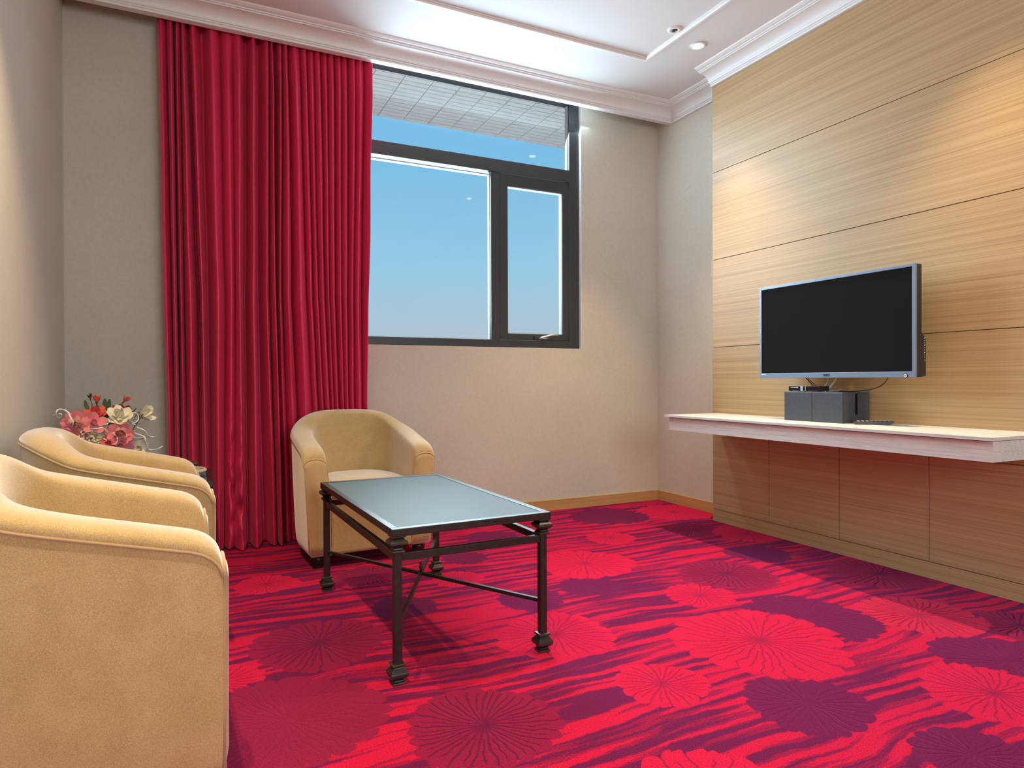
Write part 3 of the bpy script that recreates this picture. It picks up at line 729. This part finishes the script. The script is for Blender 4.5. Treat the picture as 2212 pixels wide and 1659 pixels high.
bloom('rose', 261, 893, .04, .075, M_RED, (.1, -.5, 1), ((7, 1, .4), (5, .7, .8)))
bloom('rose', 257, 906, -.02, .10, M_CREAM, (.1, -.7, .8), ((8, 1, .4), (7, .75, .8), (4, .5, 1.2)))
bloom('lisianthus', 306, 900, .05, .075, M_CREAM, (.7, -.5, .5), ((5, 1.1, .8), (4, .8, 1.2)))
bloom('hydrangea', 258, 940, -.05, .115, M_PINK, (.2, -1, .3), ((9, .85, .35), (8, .65, .7), (5, .45, 1.1)), M_PEACH)
bloom('hydrangea', 262, 958, -.06, .085, M_PINK, (.3, -1, 0), ((6, 1, .25), (5, .65, .6)))
bloom('ranunculus', 236, 958, -.07, .06, M_CORAL, (0, -1, .5), ((7, 1, .4), (6, .7, .8)))
bloom('rose', 231, 943, -.04, .07, M_CREAM, (.2, -1, .3), ((6, 1, .35), (5, .7, .8)))
bloom('lisianthus', 298, 970, .0, .065, M_CREAM, (.3, -1, .2), ((5, 1.1, .5), (4, .8, .9)))
bloom('rosebud', 217, 931, -.03, .05, M_PINK, (.1, -1, .4), ((4, 1, .8), (3, .8, 1.1)))
bloom('rosebud', 195, 861, .05, .020, M_LEAF, (-.1, -.2, 1), ((4, 1.2, 1.2), (3, 1, 1.5)))
# ivory berry cluster
be = MB()
for k in range(95):
    a = random.uniform(0, 2*PI); rr = .048*math.sqrt(random.random()); c = on_y(194+random.uniform(-1, 1), 952, FY0-.06)
    p = c+Vector((rr*math.cos(a)*1.25, -.02*(1-(rr/.05)**2), rr*math.sin(a)*.75))
    be.lathe([(.0012, p.z-.0042), (.0045, p.z-.0015), (.0045, p.z+.0015), (.0012, p.z+.0042)], (p.x, p.y), 6)
tag(be.build('berry_cluster', M_BERRY, fa), kind='stuff')
# leaves
lf = petal_mesh('leaf', .075, .030, .12); lf.materials.append(M_LEAF)
for (px, py, dy, ax, az, s) in ((190, 888, .03, 60, 40, .7), (232, 890, .03, 70, -30, .8), (228, 912, .0, 50, -20, 1.0), (281, 922, -.01, 15, -95, .9), (284, 952, -.02, 5, -85, 1.0), (290, 903, .03, 50, -100, .7), (226, 886, .05, 80, -10, .7), (212, 905, .01, 40, 10, .8), (240, 925, -.01, 70, 0, .9), (277, 900, .04, 40, -60, .7), (320, 945, .02, 10, -90, .55), (186, 930, -.02, 30, 40, .6)):
    o = link('leaf', lf, None, fa, False); o.location = on_y(px, py, FY0+dy)-fa.location; o.rotation_euler = (math.radians(ax), 0, math.radians(az)); o.scale = (s, s, s)
# curling white twigs traced at the depth of the bouquet
def twig(pts, dy=-.03, r=.0032):
    P3 = [on_y(x, y, FY0+dy+.02*math.sin(i*1.3)) for i, (x, y) in enumerate(pts)]; out = []
    for i in range(len(P3)-1):
        p0 = P3[max(i-1, 0)]; p1 = P3[i]; p2 = P3[i+1]; p3 = P3[min(i+2, len(P3)-1)]
        for s in range(4):
            u = s/4; out.append(.5*((2*p1)+(p2-p0)*u+(2*p0-5*p1+4*p2-p3)*u*u+(3*p1-p0-3*p2+p3)*u**3))
    out.append(P3[-1]); rr = [r*(1.15-.5*i/len(out))*(1+.18*smooth_noise(i*1.7, 2)) for i in range(len(out))]
    MB().tube(out, rr, 6).build('twig', M_TWIG, fa)
twig([(165, 950), (160, 938), (156, 925), (158, 914), (152, 901), (148, 892), (140, 886), (131, 884), (124, 886), (121, 893), (123, 898), (128, 902), (133, 900), (133, 895), (127, 894)], -.07, .0034)
twig([(121, 894), (118, 896), (115, 897)], -.07, .0026)
twig([(165, 952), (175, 941), (188, 934), (200, 931)], -.09); twig([(170, 945), (178, 930), (190, 926), (208, 926), (222, 924), (230, 932), (240, 939), (250, 940), (254, 948), (250, 962)], -.08)
twig([(208, 926), (212, 936), (220, 945), (232, 952)], -.08); twig([(208, 928), (202, 915), (196, 905)], -.07); twig([(210, 926), (220, 912), (232, 905), (236, 912), (226, 918)], -.06, .0024)
twig([(208, 924), (222, 915), (235, 908), (240, 900)], -.05, .0024); twig([(235, 952), (222, 955), (220, 962), (232, 966)], -.09, .0026)
twig([(250, 897), (262, 896), (272, 902), (282, 910), (291, 913), (298, 908), (299, 900), (294, 892), (284, 892), (272, 893)], .0)
twig([(265, 897), (280, 912), (292, 918), (298, 924), (312, 930), (322, 942), (333, 944)], -.01); twig([(297, 923), (292, 930), (285, 936), (276, 940)], -.02, .0022)
twig([(278, 880), (281, 887), (283, 894)], .02, .0022)
twig([(272, 934), (285, 933), (298, 938), (312, 944), (314, 952), (318, 962), (322, 971), (332, 972), (342, 969), (351, 964)], -.02); twig([(275, 943), (292, 945), (311, 945)], -.01); twig([(318, 962), (312, 968), (308, 974)], -.02, .0022)
twig([(300, 950), (304, 958), (308, 962)], .0, .0022); twig([(334, 971), (338, 974)], -.02, .002); twig([(148, 952), (156, 946), (162, 948)], -.09, .0024); twig([(320, 958), (322, 959)], -.02, .002)

# ================================================================== wall shelf and TV
SHX, SHY0, SHY1, SHZ = 2.625, 1.385, 3.240, .7045
sh = empty('wall_shelf', (2.85, 2.3, .61)); tag(sh, 'long pale oak floating shelf on the veneer panelling under the television', 'shelf')
bx('top_board', SHX, XP-.0005, SHY0, SHY1, SHZ-.0125, SHZ, M_SHELFTOP, sh, bevel=.0008)
for nm, q in (('edge_band', (SHX-.0012, SHX, SHY0, SHY1, SHZ-.0125, SHZ-.0006)), ('edge_band', (SHX, XP-.0005, SHY0-.0012, SHY0, SHZ-.0125, SHZ-.0006))): bx(nm, *q, M_SHELF, sh)
bx('spacer_strip', SHX+.032, XP-.0005, SHY0+.014, SHY1-.03, SHZ-.0165, SHZ-.0125, M_SHELF, sh)
bx('apron', SHX+.020, XP-.0005, SHY0+.006, SHY1-.022, .6105, SHZ-.0165, M_SHELF, sh, bevel=.001)

M_BEZEL = plain('gunmetal_bezel', (.20, .26, .36), .36, metal=.25, spec=.6); M_TVBACK = plain('tv_black', (.022, .016, .016), .45); M_SCREEN = plain('tv_screen', (.013, .013, .013), .8, spec=.02)
TX, TY0, TY1, TZ0, TZ1 = 2.868, 1.820, 2.706, .9285, 1.4345
tv = empty('television', (TX, (TY0+TY1)/2, TZ0)); tag(tv, 'flat black television in a slim blue-grey bezel mounted above the shelf', 'television')
bz = MB(); s_ = .0135; bt_ = .0265; y0, y1 = TY0, TY1
bz.box(TX, TX+.010, y0, y0+s_*1.15, TZ0, TZ1); bz.box(TX, TX+.010, y1-s_, y1, TZ0, TZ1); bz.box(TX, TX+.010, y0+s_*1.15, y1-s_, TZ0, TZ0+bt_); bz.box(TX, TX+.010, y0+s_*1.15, y1-s_, TZ1-s_, TZ1)
bz.build('bezel', M_BEZEL, tv, bevel=.0012)
bx('screen', TX+.004, TX+.012, y0+s_, y1-s_, TZ0+bt_-.002, TZ1-s_+.002, M_SCREEN, tv)
MB().box(TX+.0105, TX+.048, y0+.001, y1-.001, TZ0+.001, TZ1-.001).build('rear_case', M_TVBACK, tv, bevel=.004)
bl = MB(); prof = [(TX+.046, TZ0+.002), (TX+.076, TZ0+.006), (TX+.076, TZ0+.155), (TX+.072, TZ0+.178), (TX+.046, TZ0+.200)]
bl.add([(x, y0+.0015, z) for x, z in prof]+[(x, y1-.0015, z) for x, z in prof], [tuple(range(5)), tuple(range(5, 10))[::-1]]+[(i, (i+1) % 5, 5+(i+1) % 5, 5+i) for i in range(5)])
rb = bl.build('rear_bulge', M_TVBACK, tv)
dots = MB()
for k in range(4): dots.box(TX+.066, TX+.0695, y0+.0004, y0+.0016, TZ0+.075+k*.0335, TZ0+.0785+k*.0335)
for k in range(9):
    zz = TZ0+.088+k*.0105
    dots.box(TX+.0635, TX+.0650, y0+.0006, y0+.0016, zz, zz+.0042)
dots.build('button_marks', plain('print_white', (.8, .8, .8), .5), rb)
mt = MB(); mt.box(TX+.048, XP-.0006, 2.20, 2.34, 1.10, 1.26); mt.build('wall_mount', M_TVBACK, tv)
kn = MB()
kc = (TX-.001, TY0+.045, TZ0+.007)
def disc(mb, r, x0, x1, n=20):
    vs_ = [(x, kc[1]+r*math.cos(2*PI*k/n), kc[2]+r*math.sin(2*PI*k/n)) for x in (x0, x1) for k in range(n)]
    mb.add(vs_, [tuple(range(n)), tuple(range(n, 2*n))[::-1]]+[(k, (k+1) % n, n+(k+1) % n, n+k) for k in range(n)])
disc(kn, .0105, TX-.0022, TX+.001); kb = kn.build('power_button', plain('button_dark', (.02, .02, .05), .3), tv)
k2 = MB(); disc(k2, .0078, TX-.0030, TX-.0021); k2.build('button_face', plain('button_silver', (.75, .70, .76), .3), kb)
k3 = MB(); disc(k3, .0026, TX-.0036, TX-.0029); k3.build('button_mark', plain('button_mark', (.05, .05, .09), .4), kb)
def text(name, body, size, loc, rot, mat, parent, extr=.0004, sx_=1.0, bold=0.0):
    cu = bpy.data.curves.new(name, 'FONT'); cu.body = body; cu.size = size; cu.extrude = extr; cu.align_x = 'CENTER'; cu.align_y = 'CENTER'; cu.offset = bold
    tmp = bpy.data.objects.new('tmp', cu); COL.objects.link(tmp); dg = bpy.context.evaluated_depsgraph_get()
    me = bpy.data.meshes.new_from_object(tmp.evaluated_get(dg)); bpy.data.objects.remove(tmp)
    me.transform(Matrix.Translation(Vector(loc)) @ Euler(rot).to_matrix().to_4x4() @ Matrix.Diagonal((sx_, 1, 1, 1)))
    me.materials.clear(); return link(name, me, mat, parent)
ROTX = (math.radians(90), 0, math.radians(-90))
text('brand_lettering', 'SAMPO', .0155, (TX-.0004, 2.272, TZ0+.0128), ROTX, plain('ink_navy', (.012, .012, .035), .5), tv, .0003, .78, .0006)
text('small_print', 'Smart Ready', .0075, (TX-.0004, TY1-.030, TZ0+.0205), ROTX, plain('print_pale', (.85, .85, .85), .5), tv, .0003, .85, .0002)

# leather box under the TV
def leather():
    m, t, b = new_mat('slate_leather'); v = coords(t); n = noise(t, v, 90, 3, .6)
    t.links.new(ramp(t, n, [(.3, (.042, .046, .058)), (.7, (.058, .063, .078))]), b.inputs['Base Color']); setp(b, rough=.42, spec=.5); bump(t, b, n, .35, .002); return m
M_LEATHER = leather()
BX0, BX1, BY0, BY1, BZ0, BZ1 = 2.835, 3.035, 2.158, 2.505, SHZ, SHZ+.153
lb = empty('leather_box', (2.935, 2.33, SHZ)); tag(lb, 'slate grey leather storage box with slotted end on the shelf', 'box')
ym = 2.332
bx('front_panel', BX0, BX0+.008, ym+.0008, BY1, BZ0, BZ1-.002, M_LEATHER, lb, bevel=.0015); bx('front_panel', BX0, BX0+.008, BY0, ym-.0008, BZ0, BZ1-.004, M_LEATHER, lb, bevel=.0015)
bx('lid', BX0+.002, BX1, BY0+.001, BY1-.001, BZ1-.008, BZ1, M_LEATHER, lb, bevel=.0015)
en = MB(); sx0, sx1, sz0 = 2.930, 2.950, BZ0+.048
en.box(BX0+.0085, sx0, BY0+.0005, BY0+.008, BZ0, BZ1-.008); en.box(sx1, BX1, BY0+.0005, BY0+.008, BZ0, BZ1-.008)
P_ = [(sx0, BZ0), (sx1, BZ0), (sx1, sz0)]+[((sx0+sx1)/2+(sx1-sx0)/2*math.cos(PI*k/6), sz0-(sx1-sx0)/2*math.sin(PI*k/6)) for k in range(1, 6)]+[(sx0, sz0)]
n_ = len(P_); en.add([(x, BY0+.0005, z) for x, z in P_]+[(x, BY0+.008, z) for x, z in P_], [tuple(range(n_)), tuple(range(n_, 2*n_))[::-1]]+[(i, (i+1) % n_, n_+(i+1) % n_, n_+i) for i in range(n_)])
en.build('end_panel', M_LEATHER, lb); bx('end_panel', BX0+.0085, BX1, BY1-.008, BY1, BZ0, BZ1-.008, M_LEATHER, lb)
bx('back_panel', BX1-.008, BX1, BY0+.0085, BY1-.0085, BZ0, BZ1-.008, M_LEATHER, lb); bx('bottom', BX0+.0085, BX1-.0085, BY0+.0085, BY1-.0085, BZ0, BZ0+.006, M_LEATHER, lb); bx('divider', BX0+.01, BX1-.01, ym-.004, ym+.004, BZ0+.006, BZ1-.008, M_LEATHER, lb)

# set-top box
sb = empty('set_top_box', (2.90, 2.40, BZ1)); tag(sb, 'small glossy black set-top box lying on the leather box', 'set-top box')
M_GLOSS = plain('gloss_black', (.010, .010, .018), .12, spec=.6)
bx('case', 2.852, 2.93, 2.305, 2.492, BZ1+.004, BZ1+.0285, M_GLOSS, sb, bevel=.001)
for fx, fy in ((2.86, 2.482), (2.86, 2.315), (2.92, 2.482), (2.92, 2.315)): MB().lathe([(.005, BZ1), (.005, BZ1+.0045)], (fx, fy), 10).build('foot', M_TVBACK, sb)
bx('silver_strip', 2.8512, 2.853, 2.402, 2.416, BZ1+.004, BZ1+.0285, plain('pale_blue_plastic', (.50, .55, .72), .3), sb); bx('gold_strip', 2.8512, 2.853, 2.384, 2.387, BZ1+.004, BZ1+.0285, plain('gilt', (.6, .5, .3), .3), sb)
bx('logo_print', 2.8514, 2.853, 2.440, 2.478, BZ1+.0200, BZ1+.0216, plain('logo_white', (.85, .85, .9), .4), sb)
MB().add([(2.8513, 2.437, BZ1+.0262), (2.8513, 2.4415, BZ1+.0208), (2.8513, 2.437, BZ1+.0154), (2.8513, 2.4325, BZ1+.0208), (2.853, 2.437, BZ1+.0208)], [(0, 1, 2, 3), (0, 4, 1), (1, 4, 2), (2, 4, 3), (3, 4, 0)]).build('logo_print', bpy.data.materials['logo_white'], sb)

# remote control
rm = empty('remote_control', (2.905, 2.045, SHZ), math.radians(-42)); tag(rm, 'dark remote control lying on the shelf beside the leather box', 'remote')
q = MB(); pr = [(-.085, .004), (-.078, 0), (.060, 0), (.085, .010), (.083, .017), (-.084, .0145)]
q.add([(x, -.021, z) for x, z in pr]+[(x, .021, z) for x, z in pr], [tuple(range(6)), tuple(range(6, 12))[::-1]]+[(i, (i+1) % 6, 6+(i+1) % 6, 6+i) for i in range(6)])
q.build('case', plain('remote_plastic', (.045, .035, .035), .35), rm, bevel=.002, world=False)
kme = MB().box(-.0045, .0045, -.004, .004, 0, .003).mesh('key', .0008, 1); kme.materials.append(plain('key_grey', (.55, .52, .50), .4))
for i in range(8):
    for j in range(3):
        o = link('key', kme, None, rm, False); o.location = (-.065+i*.0185, -.012+j*.012, .0148+.0022*(i/7)+.0)

# cables
M_BLKC = plain('black_cable', (.012, .012, .012), .45); M_WHC = plain('white_cable', (.72, .72, .68), .45)
def spl(P3, n=6):
    P3 = [Vector(p) for p in P3]; out = []
    for i in range(len(P3)-1):
        p0 = P3[max(i-1, 0)]; p1 = P3[i]; p2 = P3[i+1]; p3 = P3[min(i+2, len(P3)-1)]
        for s in range(n):
            u = s/n; out.append(.5*((2*p1)+(p2-p0)*u+(2*p0-5*p1+4*p2-p3)*u*u+(3*p1-p0-3*p2+p3)*u**3))
    return out+[P3[-1]]
BT = BZ1+.0025
def cable(P3, r, mat, label):
    o = MB().tube(spl(P3), r, 8).build('cable', mat); tag(o, label, 'cable'); return o
cable([(2.955, 2.005, .945), (2.965, 2.02, .915), (2.97, 2.06, .885), (2.97, 2.12, .868), (2.97, 2.20, BT), (2.96, 2.27, BT)], .0024, M_BLKC, 'black cable curving from the television down to the leather box end')
cable([(2.945, 2.475, .945), (2.94, 2.43, .905), (2.935, 2.385, .872), (2.945, 2.335, BT)], .0026, M_BLKC, 'straight black cable dropping behind the set-top box')
cable([(2.950, 2.470, .945), (2.952, 2.425, .903), (2.955, 2.375, .870), (2.965, 2.335, BT)], .0020, plain('brown_cable', (.10, .05, .02), .5), 'thin brown cable dropping behind the set-top box')
cable([(2.95, 2.333, .945), (2.945, 2.330, .905), (2.93, 2.338, .882), (2.915, 2.350, .864), (2.90, 2.335, BT), (2.90, 2.30, BT)], .0024, M_WHC, 'thin white cable looping from the television onto the leather box')
cable([(2.95, 2.275, .945), (2.945, 2.285, .912), (2.94, 2.305, .885), (2.93, 2.322, BT), (2.945, 2.345, BT)], .0046, M_WHC, 'thick white cable hanging from the television onto the leather box')
cable([(2.955, 2.25, BT), (2.93, 2.235, BT+.010), (2.90, 2.24, BT+.004), (2.89, 2.27, BT), (2.905, 2.293, BT)], .0018, plain('grey_cable', (.35, .33, .29), .5), 'short grey cable coiled on top of the leather box')

# ================================================================== ceiling fittings and lamps
def lens_mat():
    m, t, b = new_mat('lamp_lens'); setp(b, col=(1, .95, .88), rough=.4, emit=14.0, emitc=(1, .93, .82)); return m
M_LENS = lens_mat()
def make_downlight(loc, label, key='', tilt=0):
    x, y = loc; r = empty('ceiling_downlight'+key, (x, y, ZC)); tag(r, label, 'downlight', 'recessed downlights')
    MB().lathe([(.046, ZC+.0005), (.046, ZC-.004), (.043, ZC-.0065), (.034, ZC-.0065), (.030, ZC-.003), (.030, ZC+.0005)], (x, y), 32).build('trim_ring', M_CORNICE, r)
    MB().lathe([(.0275, ZC-.003), (.0275, ZC-.0075), (.022, ZC-.0105), (.004, ZC-.012)], (x, y), 24).build('lens'+key, M_LENS, r)
    l = bpy.data.lights.new('lamp'+key, 'SPOT'); l.energy = 170; l.color = (1.0, .78, .48); l.spot_size = math.radians(84); l.spot_blend = .9; l.shadow_soft_size = .022
    o = bpy.data.objects.new('lamp'+key, l); COL.objects.link(o); o.parent = r; o.location = (0, 0, -.03); o.rotation_euler = (0, math.radians(tilt), 0)
    return r
# in view
make_downlight((2.721, 3.040), 'lit recessed downlight in the ceiling between moulding and panelling', tilt=11)
# above the frame: the next of this row throws the shelf shadow and the glow high on the panelling;
# the row over the armchairs throws the armchair shadow on the carpet and the warm wash on the left wall
make_downlight((2.721, 1.55), 'recessed downlight over the television shelf, next along the panelling', '_panelling_offscreen', 11)
make_downlight((-.22, 2.35), 'recessed downlight above the two tub armchairs', '_armchairs_offscreen')
make_downlight((-.22, .85), 'recessed downlight over the left wall before the armchairs', '_left_offscreen')
sp = empty('fire_sprinkler', (2.478, 2.960, ZC)); tag(sp, 'round white fire sprinkler rose in the ceiling beside the moulding', 'sprinkler')
MB().lathe([(.040, ZC+.0005), (.040, ZC-.003), (.036, ZC-.007), (.022, ZC-.008), (.018, ZC-.004), (.006, ZC-.003)], (2.478, 2.96), 28).build('cover', M_CORNICE, sp)
sh_ = MB().lathe([(.017, ZC-.004), (.017, ZC-.006), (.013, ZC-.008), (.008, ZC-.0095)], (2.478, 2.96), 16).build('sprinkler_head', M_TVBACK, sp)
MB().lathe([(.003, ZC-.008), (.003, ZC-.013)], (2.484, 2.955), 8).build('glass_bulb', M_ALULT, sh_)
